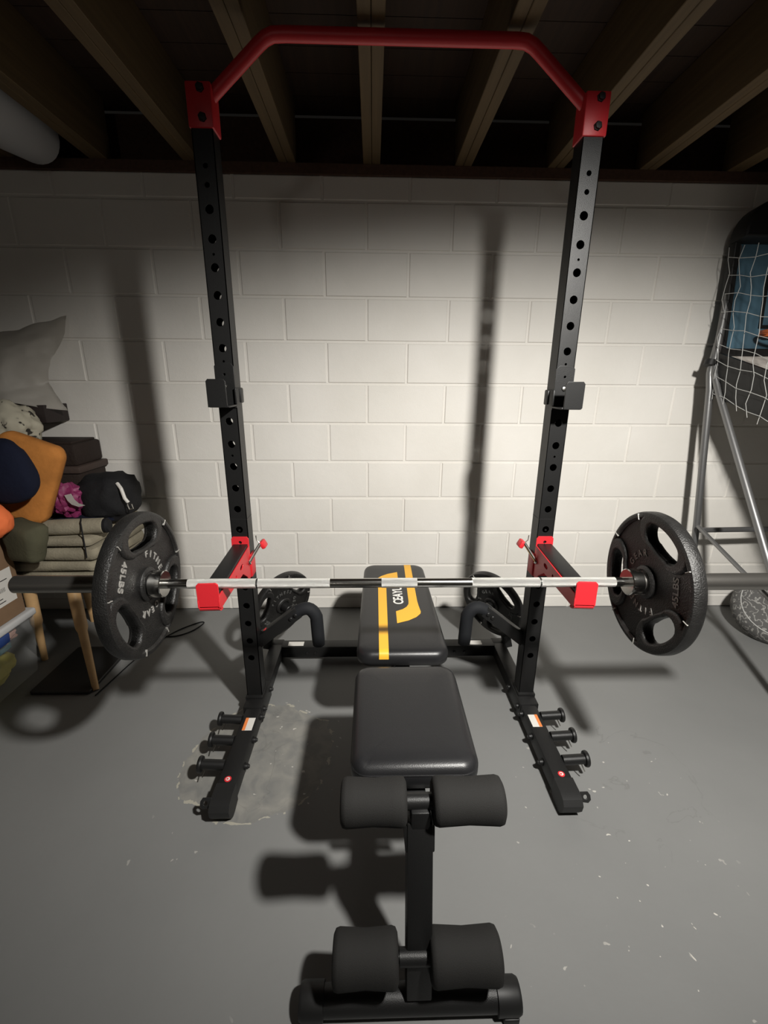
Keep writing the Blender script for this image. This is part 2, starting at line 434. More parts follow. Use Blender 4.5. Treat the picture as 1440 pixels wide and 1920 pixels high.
# ------------------------------------------------------------------ squat rack
UX = {-1: -.479, 1: .632}; BX = {-1: -.470, 1: .624}
UF = 1.505; UD = .060; UW = .060          # upright front plane, depth, width
BT = .078                                 # top of base tubes
rack = thing('squat_rack', 'black steel squat rack with red pull-up bar standing against the white block wall', 'rack', (.0765, 1.45, 0))
def on_front(x, z, y=UF):  # 2D shape (x,z) -> world, thickness along Y
    return frame((1, 0, 0), (0, 0, 1), (0, -1, 0), (x, y, z))
for s in (-1, 1):
    ux = UX[s]; bx = BX[s]
    # upright: plates with real holes front and back, solid sides
    ztop = 2.045
    holes = []
    z = 1.797
    while z > .20:
        holes.append(circle(0, z, .0125, 18)); z -= .0765
    for zz in (1.858, 1.905): holes.append(circle(0, zz, .0075, 14))
    for zz in (1.68, 1.375, 1.07, .80): holes.append(circle(0, zz, .004, 10))
    rect = [(-UW/2, BT), (UW/2, BT), (UW/2, ztop), (-UW/2, ztop)]
    pl = curve_mesh([rect]+holes, .00125)
    bm = MB()
    bm.mesh(pl, on_front(ux, 0, UF+.00125)); bm.mesh(pl, on_front(ux, 0, UF+UD-.00125))
    for q in (-1, 1): bm.box((ux+q*(UW/2-.00125), UF+UD/2, (BT+ztop)/2), (.0025, UD, ztop-BT), bevel=0)
    up = bm.build('upright', M['black'], rack, smooth=0)
    bm = MB(); bm.box((ux, UF+UD/2, .842), (UW+.0012, UD+.0012, .0016)); bm.build('splice_seam', M['ring'], up, smooth=0)
    # base tube with rounded plastic ends
    bm = MB(); bm.box((bx, (1.075+1.905)/2, .048), (.060, 1.905-1.075, .060), bevel=.004)
    base = bm.build('base_tube', M['black'], rack)
    bm = MB()
    pr = [(1.110, .010), (1.075, .003), (1.058, .003), (1.044, .010), (1.028, .034), (1.024, .058), (1.036, .073), (1.060, .0795), (1.110, .0798)]
    bm.prism([(p[0], p[1]) for p in pr], .062, frame((0, 1, 0), (0, 0, 1), (1, 0, 0), (bx-.031, 0, 0)))
    bm.build('end_cap', M['black_in'], base)
    bm = MB(); bm.box((bx, 1.90, .041), (.064, .05, .076), bevel=.006); bm.build('end_cap', M['black_in'], base)
    # bracket where the upright meets the base
    bm = MB(); bm.box((ux*.5+bx*.5, UF+.02, .046), (.074, .16, .072), bevel=.003); bm.box((ux, UF+.028, .084), (.070, .082, .016), bevel=.003)
    bm.build('base_bracket', M['black'], rack)
    # sticker
    bm = MB(); bm.box((bx+s*-.004, 1.362, .0785), (.036, .062, .001)); st = bm.build('warning_label', M['label_white'], base, smooth=0)
    st['label'] = 'white and orange warning label'
    bm = MB(); bm.box((bx+s*.0085, 1.362, .0793), (.011, .062, .0008)); bm.build('label_stripe', M['orange_print'], base, smooth=0)
    bm = MB(); bm.mesh(curve_mesh([circle(0, 0, .011)], .0006), Matrix.Translation((bx, 1.125, .0785)))
    bm.build('round_badge', M['red'], base, smooth=0)
    bm = MB(); bm.mesh(curve_mesh([circle(0, 0, .0065), circle(-.0015, 0, .0035)], .0005), Matrix.Translation((bx, 1.125, .0793)))
    bm.build('badge_mark', M['label_white'], base, smooth=0)
    # band tab at the front
    tabm = curve_mesh([[(0, -.016), (.030, -.020), (.042, -.010), (.042, .006), (.034, .018), (0, .018)], circle(.022, 0, .008, 14)], .003, .0008)
    bm = MB(); bm.mesh(tabm, frame((s, 0, 0), (0, .6, .8), (0, -.8, .6), (bx+s*.028, 1.050, .068)) @ Matrix.Scale(.82, 4)); bm.build('anchor_tab', M['black'], base)
    # storage pegs with flanges and clips
    for py in (1.392, 1.291, 1.186):
        bm = MB(); xs = bx+s*.030
        bm.lathe([(0, .0165), (.074, .0165), (.075, .0250), (.079, .0265), (.084, .0265), (.087, .0245), (.087, 0)], (xs, py, .072), (s, 0, .06), 24)
        pg = bm.build('storage_peg', M['black'], rack)
        bm = MB(); bm.tube([(xs+s*.060, py-.012, .068), (xs+s*.066, py-.020, .055), (xs+s*.070, py-.024, .047)], .0022, 6)
        bm.build('peg_clip', M['pin'], pg)
    for py, dz in ((1.585, .055), (1.47, .055), (1.425, .055), (1.315, .05), (1.205, .045)):
        bm = MB(); xi = bx-s*.030
        bm.lathe([(0, .012), (.004, .012), (.004, .010), (.011, .009), (.014, .006), (.016, .0055), (.016, 0)], (xi, py, dz), (-s, 0, 0), 12)
        bm.build('bolt', M['black'], rack)
    # red pull-up bar bracket
    bm = MB()
    bm.box((ux, UF+UD/2, 2.046), (UW+.010, UD+.010, .106), bevel=.004)
    br = bm.build('pull_up_bracket', M['red'], rack)
    for zz in (2.016, 2.083):
        bm = MB(); bm.lathe([(0, .012), (.004, .012), (.005, .010), (.010, .009), (.011, 0)], (ux+.006, UF-.005, zz), (0, -1, 0), 6)
        bm.build('bolt', M['black'], br)
    # rear stub carrying the plate peg
    # dip handle: square tube rising inwards, foam covered end bending down
    a = V((ux-s*.022, UF+.045, .315)); bq = V((ux-s*.190, UF+.045, .452))
    bm = MB(); bm.bar(a, bq, .046, .046, .003, up=(0, 1, 0))
    for q in (.82, .93):
        pt = a.lerp(bq, q); bm.lathe([(0, .008), (.005, .008), (.007, .005), (.007, 0)], pt+V((0, -.023, 0)), (0, -1, 0), 10)
    dp = bm.build('dip_bar', M['black'], rack)
    pts = []; d = (bq-a).normalized(); st_ = bq-d*.02
    P0 = st_; P1 = bq+d*.055; P2 = V((bq.x-s*.066, bq.y, bq.z-.03)); P3 = V((bq.x-s*.072, bq.y-.004, .300))
    for i in range(9):
        t = i/8; pts.append(P0*(1-t)**2+P1*2*t*(1-t)+P2*t*t)
    for i in range(1, 7): pts.append(P2.lerp(P3, i/6))
    bm = MB(); bm.tube(pts, [.0255]*(len(pts)-1)+[.0240], 16); bm.tube([pts[-1], pts[-1]+V((0, 0, -.012))], [.0240, .006], 16)
    bm.build('foam_grip', M['foam2'], dp)
    if s < 0:
        pt = a.lerp(bq, .25); nz = V((d.z*0-d.z, 0, d.x)).normalized()
        if nz.z < 0: nz = -nz
        bm = MB(); bm.mesh(curve_mesh([circle(0, 0, .008)], .0008), frame(d, d.cross(nz)*-1, nz, pt+nz*.0233))
        bm.build('round_badge', M['red'], dp, smooth=0)
# crossbar at the back
bm = MB(); bm.box((.077, 1.885, .049), (1.05, .060, .058), bevel=.003)
for x in (-.32, -.28, .40, .45): bm.lathe([(0, .007), (.004, .007), (.005, .004), (.005, 0)], (x, 1.855, .045), (0, -1, 0), 10)
cb = bm.build('crossbar', M['black'], rack)
for x in (-.375, .50):
    bm = MB(); bm.box((x, 1.883, .0785), (.075, .034, .001)); q = bm.build('label_sticker', M['label_white'], cb, smooth=0); q['label'] = 'white label sticker'
# pull-up bar
pb = []
zc = 2.222; YB = UF+.032
pb = [(-.474, YB, 2.062), (-.462, YB, 2.075), (-.315, YB, 2.199), (-.296, YB, 2.213), (-.275, YB, zc), (-.24, YB, zc+.002),
      (.40, YB, zc+.002), (.425, YB, zc), (.446, YB, 2.213), (.465, YB, 2.199), (.612, YB, 2.080), (.626, YB, 2.066)]
bm = MB(); bm.tube(pb, .0175, 18); bm.build('pull_up_bar', M['red'], rack)

# plate storage pegs at the rear + stored plates come below
REAR = {}
for s in (-1, 1):
    c = V((-.425, 1.85, .314)) if s < 0 else V((.567, 1.85, .310))
    n = V((.76*-s, -.62, -.20)).normalized()       # normal of the face turned to the room
    REAR[s] = (c, n)
    bm = MB(); bx = BX[s]
    e = c-n*.055
    bm.bar((bx-s*.0+s*.045, 1.885, .06), e+V((0, 0, -.01)), .040, .040, .003)
    bm.lathe([(0, .0225), (.125, .0225), (.128, .020), (.128, 0)], c-n*.070, n, 20)
    bm.build('plate_peg', M['black'], rack)

# ------------------------------------------------------------------ J-hooks on the uprights
def j_hook(s):
    ux = UX[s]
    r = thing('bar_hook', 'black J-shaped bar hook on the %s upright of the squat rack' % ('left' if s < 0 else 'right'), 'bar hook', (ux, UF, 1.23), 'pair of bar hooks')
    bm = MB()
    bm.mesh(curve_mesh([[(-.031, -.005), (.031, -.005), (.031, .125), (.022, .135), (-.022, .135), (-.031, .125)], circle(0, .062, .006, 12), circle(.0, .10, .004, 10)], .0025, .0008), on_front(ux, 1.235, UF-.0035))
    bm.box((ux, UF-.042, 1.238), (.062, .082, .006), bevel=.0015)
    bm.build('back_plate', M['black'], r)
    bm = MB()
    bm.mesh(curve_mesh([[(-.030, 0), (.026, 0), (.030, .004), (.030, .078), (.024, .085), (-.024, .085), (-.030, .078)]], .0028, .001), on_front(ux+s*.004, 1.236, UF-.084))
    bm.build('front_lip', M['black'], r)
    bm = MB(); bm.box((ux-s*(UW/2+.0035), UF+.020, 1.268), (.006, .075, .050), bevel=.0015)
    bm.box((ux-s*(UW/2+.006), UF+.035, 1.268), (.010, .03, .046), bevel=.002)
    bm.build('side_wrap', M['black'], r)
    bm = MB(); bm.lathe([(0, .007), (.003, .007), (.004, .004), (.004, 0)], (ux+s*.002, UF-.006, 1.297), (0, -1, 0), 10)
    bm.build('rivet', M['pin'], r)
for s in (-1, 1): j_hook(s)

# ------------------------------------------------------------------ spotter arms
PADZ = .7490; LIPY = 1.117
def spotter_arm(s):
    ux = UX[s]; cx = ux+s*-.020*.0
    fx = -.459 if s < 0 else .607          # front centre
    r = thing('spotter_arm', 'red and black safety arm pinned to the %s upright, holding the barbell' % ('left' if s < 0 else 'right'), 'safety arm', (ux, UF, .60), 'pair of safety arms')
    L_ = UF-LIPY
    dirv = V((fx-ux, LIPY-UF, 0)).normalized()
    side = V((-dirv.y, dirv.x, 0)); side = side if side.x > 0 else -side     # +X-ish
    def plate(off, th):
        """side plate profile in (t along arm, z)"""
        pr = [(0, PADZ-.125), (0, PADZ-.008), (.385, PADZ-.008), (.392, PADZ-.020), (.392, PADZ-.042), (.382, PADZ-.050), (.12, PADZ-.066), (.060, PADZ-.105), (.05, PADZ-.125)]
        slots = [[(.13+.020*math.cos(a), PADZ-.036+.008*math.sin(a)) for a in [2*PI*i/14 for i in range(14)]], circle(.205, PADZ-.040, .008, 12), circle(.27, PADZ-.036, .007, 12)]
        me = curve_mesh([pr]+slots, th/2, .0008)
        o = V((ux, UF, 0))+side*off
        return me, frame(dirv, (0, 0, 1), dirv.cross(V((0, 0, 1))), o)
    bm = MB()
    for q in (-1, 1):
        me, mt = plate(q*.0285, .004); bm.mesh(me, mt)
    # bottom strap and curved nose
    a = V((ux, UF, PADZ-.062))+dirv*.12; e = V((ux, UF, PADZ-.052))+dirv*.370
    bm.bar(a, e, .057, .004, .001)
    n0 = V((ux, UF, 0))+dirv*.375
    bm.build('side_plates', M['red'], r)
    # lip
    bm = MB()
    lm = curve_mesh([[(-.030, -.040), (.030, -.040), (.030, .026), (.024, .032), (-.024, .032), (-.030, .026)]], .003, .001)
    bm.mesh(lm, frame(side, (0, 0, 1), dirv, V((fx, LIPY, PADZ))-dirv*.0))
    # curved underside joining the lip to the side plates
    for i in range(5):
        a0, a1 = PI/2*i/5, PI/2*(i+1)/5
        p = lambda aa: V((fx, LIPY, PADZ-.058))-dirv*.030+dirv*(.030*math.cos(aa))+V((0, 0, 1))*(.014-.016*math.sin(aa))
        bm.bar(p(a0), p(a1), .056, .005, 0)
    bm.build('front_lip', M['red'], r)
    # black top pad
    bm = MB(); p0 = V((ux, UF, PADZ-.006))+dirv*.004; p1 = V((fx, LIPY, PADZ-.006))-dirv*.004
    bm.bar(p0, p1, .052, .012, .002); bm.build('wear_pad', M['black_in'], r)
    # tab against the upright with a hole
    bm = MB()
    tm = curve_mesh([[(-.031, -.130), (.031, -.130), (.031, .020), (.025, .028), (-.025, .028), (-.031, .020)], circle(0, .006, .006, 12)], .0025, .0008)
    bm.mesh(tm, on_front(ux, PADZ, UF-.0035))
    for q in (-1, 1): bm.box((ux+q*(UW/2+.003), UF+.018, PADZ-.085), (.005, .05, .085), bevel=.001)
    bm.build('mount_tab', M['red'], r)
    # locking pin on the inner side, with red grip
    q = -s
    pa = V((ux+q*.034, UF-.030, PADZ-.060)); pb_ = V((ux+q*.062, UF+.03, PADZ-.012))
    bm = MB(); bm.tube([pa, pa.lerp(pb_, .5), pb_], .006, 10); bm.lathe([(0, .009), (.004, .010), (.008, .007), (.008, 0)], pa, pa-pb_, 12)
    bm.tube([pb_+V((0, 0, .002)), pb_+V((-q*.012, 0, .014)), pb_+V((-q*.014, .002, .032))], .0022, 6)
    bm.build('locking_pin', M['pin'], r)
    bm = MB(); bm.box(tuple(pb_+V((q*.008, .014, -.006))), (.018, .040, .030), rot=(0, q*-.5, 0), bevel=.006); bm.build('pin_grip', M['red'], r)
for s in (-1, 1): spotter_arm(s)

# ------------------------------------------------------------------ barbell
BY, BZ, BC = 1.1525, PADZ+.0142, .0785
bar = thing('barbell', 'long chrome barbell lying across the two red safety arms', 'barbell', (BC, BY, BZ))
def bx_(px): return -.590+(px-312)*(1.331/868)
cl, cr = -.590, .741
bm = MB(); bm.cyl((cl-.01, BY, BZ), (cr+.01, BY, BZ), .0138, 24); bm.build('shaft', M['chrome'], bar)
for a, e in ((354, 480), (483, 617), (713, 780), (883, 1012), (1015, 1157)):
    bm = MB(); bm.cyl((bx_(a), BY, BZ), (bx_(e), BY, BZ), .0142, 24, ch=.0006); k = bm.build('knurled_grip', M['knurl'], bar); k['label'] = 'rough knurled band'
for xx in (481.5, 1013.5):
    bm = MB(); bm.cyl((bx_(xx)-.0012, BY, BZ), (bx_(xx)+.0012, BY, BZ), .0143, 24); bm.build('ring_mark', M['ring'], bar)
for s, x0, x1 in ((-1, cl, BC-1.092), (1, cr, BC+1.092)):
    bm = MB()
    bm.lathe([(.0, .020), (.0, .036), (.002, .0385), (.030, .0385), (.031, .0345), (.036, .0345), (.036, .025)], (x0, BY, BZ), (s, 0, 0), 36)
    bm.build('collar', M['chrome'], bar)
    l = abs(x1-x0)
    bm = MB(); bm.lathe([(.03, .0248), (l-.006, .0248), (l, .019), (l, .012), (l-.002, .011), (l-.002, 0)], (x0, BY, BZ), (s, 0, 0), 36)
    bm.build('sleeve', M['sleeve'], bar)

# ------------------------------------------------------------------ weight plates
def kidney(ang, r0, r1, half, n=22, grow=0., skew=0.):
    """rounded three-grip opening: inner edge nearly straight, outer edge on a circle"""
    pts = []
    rm = (r0+r1)/2; rr = (r1-r0)/2+grow
    a0 = half
    for i in range(n+1):
        t = -a0+2*a0*i/n; pts.append((ang+t, r1+grow))
    cap = 8
    for i in range(1, cap):
        b_ = PI*i/cap; pts.append((ang+a0+math.sin(b_)*rr/rm*.9, rm+math.cos(b_)*rr))
    for i in range(n+1):
        t = a0-2*a0*i/n; pts.append((ang+t, r0-grow-(.010*(1-(t/a0)**2))))
    for i in range(1, cap):
        b_ = PI*i/cap; pts.append((ang-a0-math.sin(b_)*rr/rm*.9, rm-math.cos(b_)*rr))
    return [(r*math.cos(a), r*math.sin(a)) for a, r in pts]
def make_plate(name, R, T, label, cat, group, pounds, lmat='letter'):
    """axis +Z = lettered face; origin in the middle"""
    r = thing(name, label, cat, (0, 0, 0), group, world=False)
    angs = [PI/2+2*PI*i/3 for i in range(3)]
    r0, r1, half = R*.575, R*.845, .33
    bm = MB()
    web = curve_mesh([circle(0, 0, R*.93, 72)]+[kidney(a, r0, r1, half) for a in angs]+[circle(0, 0, .0255, 32)], T*.24, .002)
    bm.mesh(web)
    # outer rim
    h = T/2
    pr = [(-h*.93, R*.955), (-h*.8, R*.985), (-h*.45, R), (h*.45, R), (h*.8, R*.985), (h*.93, R*.955), (h*.90, R*.925), (h*.6, R*.895), (-h*.6, R*.895), (-h*.90, R*.925)]
    bm.lathe(pr, (0, 0, 0), (0, 0, 1), 96, closed=True)
    # three raised grips joining the rim
    for a in angs:
        inner = kidney(a, r0, r1, half); outer = kidney(a, r0, R*.93, half+.09, grow=R*.065)
        outer = [(x*min(1, R*.975/max(1e-6, math.hypot(x, y))), y*min(1, R*.975/max(1e-6, math.hypot(x, y)))) for x, y in outer]
        bm.mesh(curve_mesh([outer, inner], T*.46, T*.20, 4))
    # hub
    bm.lathe([(-T*.50, .026), (-T*.50, R*.20), (-T*.40, R*.235), (T*.40, R*.235), (T*.50, R*.215), (T*.52, R*.18), (T*.46, R*.165), (T*.50, R*.15), (T*.52, .026)], (0, 0, 0), (0, 0, 1), 48, closed=True)
    d = bm.build('casting', M['iron'], r, smooth=40)
    # lettering, standing on the web
    bm = MB(); zt = T*.25
    def arc(word, rad, ctr, size, step):
        n = len(word)
        for i, ch in enumerate(word):
            a = ctr-(i-(n-1)/2)*step
            me = text_mesh(ch, size, .0014, .95)
            bm.mesh(me, frame((math.sin(a), -math.cos(a), 0), (math.cos(a), math.sin(a), 0), (0, 0, 1), (rad*math.cos(a), rad*math.sin(a), zt)))
    # one word on each of the three webs between the grips
    arc('FITNESS', R*.41, math.radians(30), R*.135, .29)
    arc('GEAR', R*.41, math.radians(270), R*.135, .29)
    ca = math.radians(150)
    me = text_mesh(pounds, R*.150, .0014, 1.05)
    bm.mesh(me, frame((-math.sin(ca), math.cos(ca), 0), (-math.cos(ca), -math.sin(ca), 0), (0, 0, 1), (R*.63*math.cos(ca), R*.63*math.sin(ca), zt)))
    bm.build('raised_lettering', M[lmat], r, smooth=0)
    # worn bright nicks across the rim at the ends of the grips
    for a in angs:
        for q in (-1, 1):
            bm = MB(); t = a+q*(half+.37)
            p0 = V((R*.885*math.cos(t), R*.885*math.sin(t), T*.42)); p1 = V((R*.975*math.cos(t), R*.975*math.sin(t), T*.44))
            bm.bar(p0, p1, .0028, .006, .0008)
            bm.build('worn_edge', M['worn'], r, smooth=0)
    return r
PR, PT = .206, .043
def place_plate(o, c, n, roll):
    """lettered face towards n; roll: angle of the plate's local X from 'horizontal'"""
    n = V(n).normalized(); x = V((0, 0, 1)).cross(n).normalized(); y = n.cross(x)
    mt = frame(x, y, n, c) @ Matrix.Rotation(roll, 4, 'Z')
    o.matrix_world = mt
pl = make_plate('weight_plate', PR, PT, 'large black three-grip iron plate on the left end of the barbell', 'weight plate', 'large plates on the barbell', '45LBS')
place_plate(pl, (cl-.062, BY, BZ), (1, 0, 0), math.radians(-3))
p2 = dup(pl, 'large black three-grip iron plate on the right end of the barbell')
place_plate(p2, (cr+.068, BY, BZ), (-1, 0, 0), math.radians(-137))
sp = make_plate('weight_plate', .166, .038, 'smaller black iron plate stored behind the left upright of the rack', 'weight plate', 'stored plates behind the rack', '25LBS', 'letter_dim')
place_plate(sp, REAR[-1][0], REAR[-1][1], math.radians(75))
sp2 = dup(sp, 'smaller black iron plate stored behind the right upright of the rack')
place_plate(sp2, REAR[1][0], REAR[1][1], math.radians(-165))

# ------------------------------------------------------------------ weight bench
BXC = .1015
bench = thing('weight_bench', 'flat black weight bench with yellow print and foam leg rollers', 'bench', (BXC, 1.2, 0))
top = .460
# back pad (slightly narrower at the head)
def padprof(z0_, z1_):
    h = z1_-z0_
    return [(.010, z0_), (.002, z0_+.006), (0, z0_+h*.35), (.0, z0_+h*.55), (.003, z0_+h*.74), (.008, z0_+h*.88), (.017, z0_+h*.96), (.030, z0_+h), (.06, z0_+h+.0012), (.10, z0_+h+.002)]
bm = MB(); bm.pad(BXC, 1.617, .312, .735, .05, padprof(.405, top), 8)
for v in bm.bm.verts:
    t = max(0, (v.co.y-1.55)/.43); v.co.x = BXC+(v.co.x-BXC)*(1-.10*t*t)
back = bm.build('back_pad', M['leather'], bench, smooth=50)
bm = MB(); bm.pad(BXC, 1.000, .312, .396, .045, padprof(.392, top), 8)
for v in bm.bm.verts:
    if v.co.y < .84 and v.co.z > .43:
        v.co.z += .0035*noise.noise(V((v.co.x*45, 0, 0)))
seat = bm.build('seat_pad', M['leather'], bench, smooth=50)
bm = MB()      # piping round the seat
for (cy, l, z) in ((1.000, .396, .436),):
    pts = []
    hw, hl, rr = .156-.003, l/2-.003, .043
    for qx, qy, a0 in ((1, 1, 0), (-1, 1, PI/2), (-1, -1, PI), (1, -1, 1.5*PI)):
        for k_ in range(7):
            a = a0+PI/2*k_/6; pts.append((BXC+qx*(hw-rr)+rr*math.cos(a), cy+qy*(hl-rr)+rr*math.sin(a), z))
    bm.tube(pts+[pts[0]], .0028, 8)
bm.build('piping', M['leather'], seat)
# printed graphic: two stripes with hooks, point symmetric about the lettering
def flat(pts, mat_, name, th=.0009):
    bm = MB(); bm.mesh(curve_mesh([pts], th/2), Matrix.Translation((0, 0, top+.0022)))
    return bm.build(name, mat_, back, smooth=0)
GC = V((.1035, 1.655))
hook = [(.145, 2*GC.y-1.268+.0), (.145, 1.60), (.143, 1.575), (.134, 1.553), (.118, 1.535), (.090, 1.518), (.090, 1.432), (.135, 1.452), (.165, 1.475), (.183, 1.500), (.186, 1.515), (.182, 1.56), (.180, 1.60), (.180, 2*GC.y-1.268)]
hook[0] = (.150, 1.925); hook[-1] = (.182, 1.925)
flat(hook, M['yellow'], 'yellow_stripe')
h2 = [(2*GC.x-x, 2*GC.y-y) for x, y in hook]
h2 = [(x-.004, (1.268 if y < 1.40 else y)) for x, y in h2]
flat(h2, M['yellow'], 'yellow_stripe')
# the stripes run over the pad's ends
for x0, x1, ya, yb in ((h2[0][0], h2[-1][0], 1.270, 1.2475), (.150, .182, 1.923, 1.9845)):
    bm = MB()
    if ya < 1.5: pr = [(1.270, .4632), (1.266, .4613), (1.2575, .459), (1.2525, .4535), (1.2505, .4462), (1.2493, .438)]
    else: pr = [(1.920, .4626), (1.955, .4610), (1.968, .459), (1.977, .4545)]
    A = [bm.bm.verts.new((x0, y, z)) for y, z in pr]; B = [bm.bm.verts.new((x1, y, z)) for y, z in pr]
    A2 = [bm.bm.verts.new((x0, y, z-.001)) for y, z in pr]; B2 = [bm.bm.verts.new((x1, y, z-.001)) for y, z in pr]
    for i in range(len(pr)-1):
        bm.bm.faces.new((A[i], A[i+1], B[i+1], B[i])); bm.bm.faces.new((A2[i], B2[i], B2[i+1], A2[i+1]))
        bm.bm.faces.new((A[i], A2[i], A2[i+1], A[i+1])); bm.bm.faces.new((B[i], B[i+1], B2[i+1], B2[i]))
    bm.build('yellow_stripe', M['yellow'], back, smooth=40)
bm = MB()
tm = text_mesh('CEAYU', .056, .0005, .86)
bm.mesh(tm, frame((0, 1, 0), (-1, 0, 0), (0, 0, 1), (.1055, 1.652, top+.0024)))
bm.build('printed_lettering', M['white'], back, smooth=0)
# frame
bm = MB()
bm.bar((BXC, .70, .355), (BXC, 1.86, .355), .050, .060, .003)
bm.bar((BXC-.07, 1.30, .395), (BXC-.07, 1.88, .395), .03, .02, .002); bm.bar((BXC+.07, 1.30, .395), (BXC+.07, 1.88, .395), .03, .02, .002)
bm.bar((BXC-.06, .84, .386), (BXC-.06, 1.12, .386), .03, .02, .002); bm.bar((BXC+.06, .84, .386), (BXC+.06, 1.12, .386), .03, .02, .002)
bm.bar((BXC, .80, .372), (BXC, .81, .372), .15, .02, .002)
bm.build('seat_beam', M['black'], bench)
bm = MB(); bm.bar((BXC, 1.62, .335), (BXC, 1.575, .05), .045, .045, .003, up=(0, 1, 0)); bm.bar((BXC-.13, 1.57, .03), (BXC+.13, 1.57, .03), .05, .05, .004)
bm.build('rear_leg', M['black'], bench)
bm = MB(); bm.bar((BXC-.003, .706, .440), (BXC-.003, .612, .060), .054, .054, .003, up=(0, 1, 0)); post = bm.build('front_post', M['black'], bench)
bm = MB(); bm.bar((BXC-.003, .711, .432), (BXC-.003, .697, .375), .062, .062, .003, up=(0, 1, 0)); bm.build('post_sleeve', M['black'], bench)
# foot tube with ribbed plastic end caps
fy, fz = .607, .034
bm = MB(); bm.cyl((-.115, fy, fz), (.275, fy, fz), .028, 32); foot = bm.build('foot_tube', M['black'], bench)
for x0, s in ((-.105, -1), (.268, 1)):
    bm = MB(); bm.lathe([(0, .029), (.001, .0335), (.045, .0335), (.052, .030), (.052, 0)], (x0, fy, fz), (s, 0, 0), 20)
    bm.box((x0+s*.030, fy, .010), (.034, .066, .018), bevel=.003)
    bm.build('end_cap', M['black_in'], foot)
# roller bars and foam rollers
for ry, rz, rad, rows in ((.702, .482, .0455, ((-.066, .070), (.124, .272))), (.612, .161, .049, ((-.083, .053), (.120, .268)))):
    bm = MB(); bm.cyl((rows[0][0]+.01, ry, rz), (rows[1][1]-.01, ry, rz), .0125, 20); bm.cyl((.056, ry, rz), (.140, ry, rz), .0165, 20)
    rb = bm.build('roller_bar', M['black'], bench)
    for a, e in rows:
        l = e-a
        bm = MB(); bm.lathe([(0, .014), (.0, rad*.80), (.004, rad*.97), (.012, rad*1.02), (.03, rad), (l*.5, rad*.955), (l-.03, rad), (l-.012, rad*1.02), (l-.004, rad*.97), (l, rad*.80), (l, .014)], (a, ry, rz), (1, 0, 0), 40)
        bm.build('foam_roller', M['foam'], rb, smooth=50)
bm = MB(); bm.box((BXC-.003, .702, .450), (.040, .05, .055), bevel=.004); bm.build('bar_clamp', M['black'], bench)

# ------------------------------------------------------------------ arcade basketball game on the right
gm = thing('basketball_arcade_game', 'folding arcade basketball game with grey tube legs and white side net at the right wall', 'arcade game', (1.98, 1.9, 0))
XA, XB = 1.64, 2.36
for x, s in ((XA, -1), (XB, 1)):
    tp = (x, 2.21, 1.37)
    bm = MB(); bm.tube([(x+.03, 2.235, 1.50), (x+.008, 2.215, 1.41), (x, 2.205, 1.36), (x-s*-.02, 2.205, 1.28), (x+s*.10, 2.20, .60), (x+s*.19, 2.20, .02)] if s > 0 else
                     [(x+.03, 2.235, 1.50), (x+.008, 2.215, 1.41), (x, 2.205, 1.36), (x+.006, 2.19, 1.28), (x+.075, 2.17, .60), (x+.13, 2.165, .02)], .0165, 14)
    bm.build('rear_leg', M['steel'], gm)
    bm = MB(); bm.tube([(x+.012, 2.20, 1.42), (x+.006, 2.185, 1.36), (x+.01, 2.14, 1.28), (x+.0, 1.67, .645), (x-.01, 1.20, .02)], .0155, 14)
    bm.build('front_leg', M['steel'], gm)
    bm = MB(); bm.tube([(x+.01, 2.205, 1.38), (x+.075, 2.30, 1.93)], .016, 12); bm.build('mast', M['steel'], gm)
    bm = MB(); bm.tube([(x+.055, 2.13, .60), (x+.03, 1.60, .44), (x, 1.27, .10)], .010, 8); bm.build('side_brace', M['steel'], gm)
    # sloping side board, higher at the back
    bm = MB(); bm.prism([(2.20, 1.455), (1.20, 1.17), (1.20, .99), (2.18, 1.26)], .018, frame((0, 1, 0), (0, 0, 1), (1, 0, 0), (x+.012, 0, 0)))
    bm.build('side_board', M['black_in'], gm, smooth=0)
    bm = MB(); bm.cyl((x-.012, 2.205, 1.395), (x-.004, 2.21, 1.42), .026, 16); bm.box((x+.02, 2.20, 1.415), (.06, .05, .022), bevel=.003); bm.build('clamp', M['black_in'], gm)
    # net
    bm = MB(); xn = x-.004
    def top_z(y): return 1.93-(2.27-y)*.15
    def bot_z(y): return 1.25-(2.18-y)*.30
    for i in range(12):
        y = 2.15-.075*i
        pts = []
        for k_ in range(13):
            t = k_/12; z_ = bot_z(y)+(top_z(y)-bot_z(y))*t
            pts.append((xn+.006*math.sin(k_*2.1+i), y+.10*t*.9+.008*math.sin(k_*1.7+i*2), z_))
        bm.tube(pts, .0014, 5)
    for k_ in range(9):
        pts = []
        for i in range(13):
            y = 2.15-.075*i; t = (k_+.35)/9; z_ = bot_z(y)+(top_z(y)-bot_z(y))*t
            pts.append((xn+.006*math.sin(k_*2.1+i), y+.10*t*.9, z_+.006*math.sin(i*1.9+k_)))
        bm.tube(pts, .0014, 5)
    bm.build('side_net', M['net'], gm)
bm = MB(); bm.tube([(XA+.08, 2.17, .565), (XB+.10, 2.20, .565)], .014, 10); bm.build('cross_brace', M['steel'], gm)
bm = MB(); bm.tube([(XA+.01, 2.16, 1.30), (XB, 2.16, 1.30)], .008, 8); bm.build('cross_rod', M['steel'], gm)
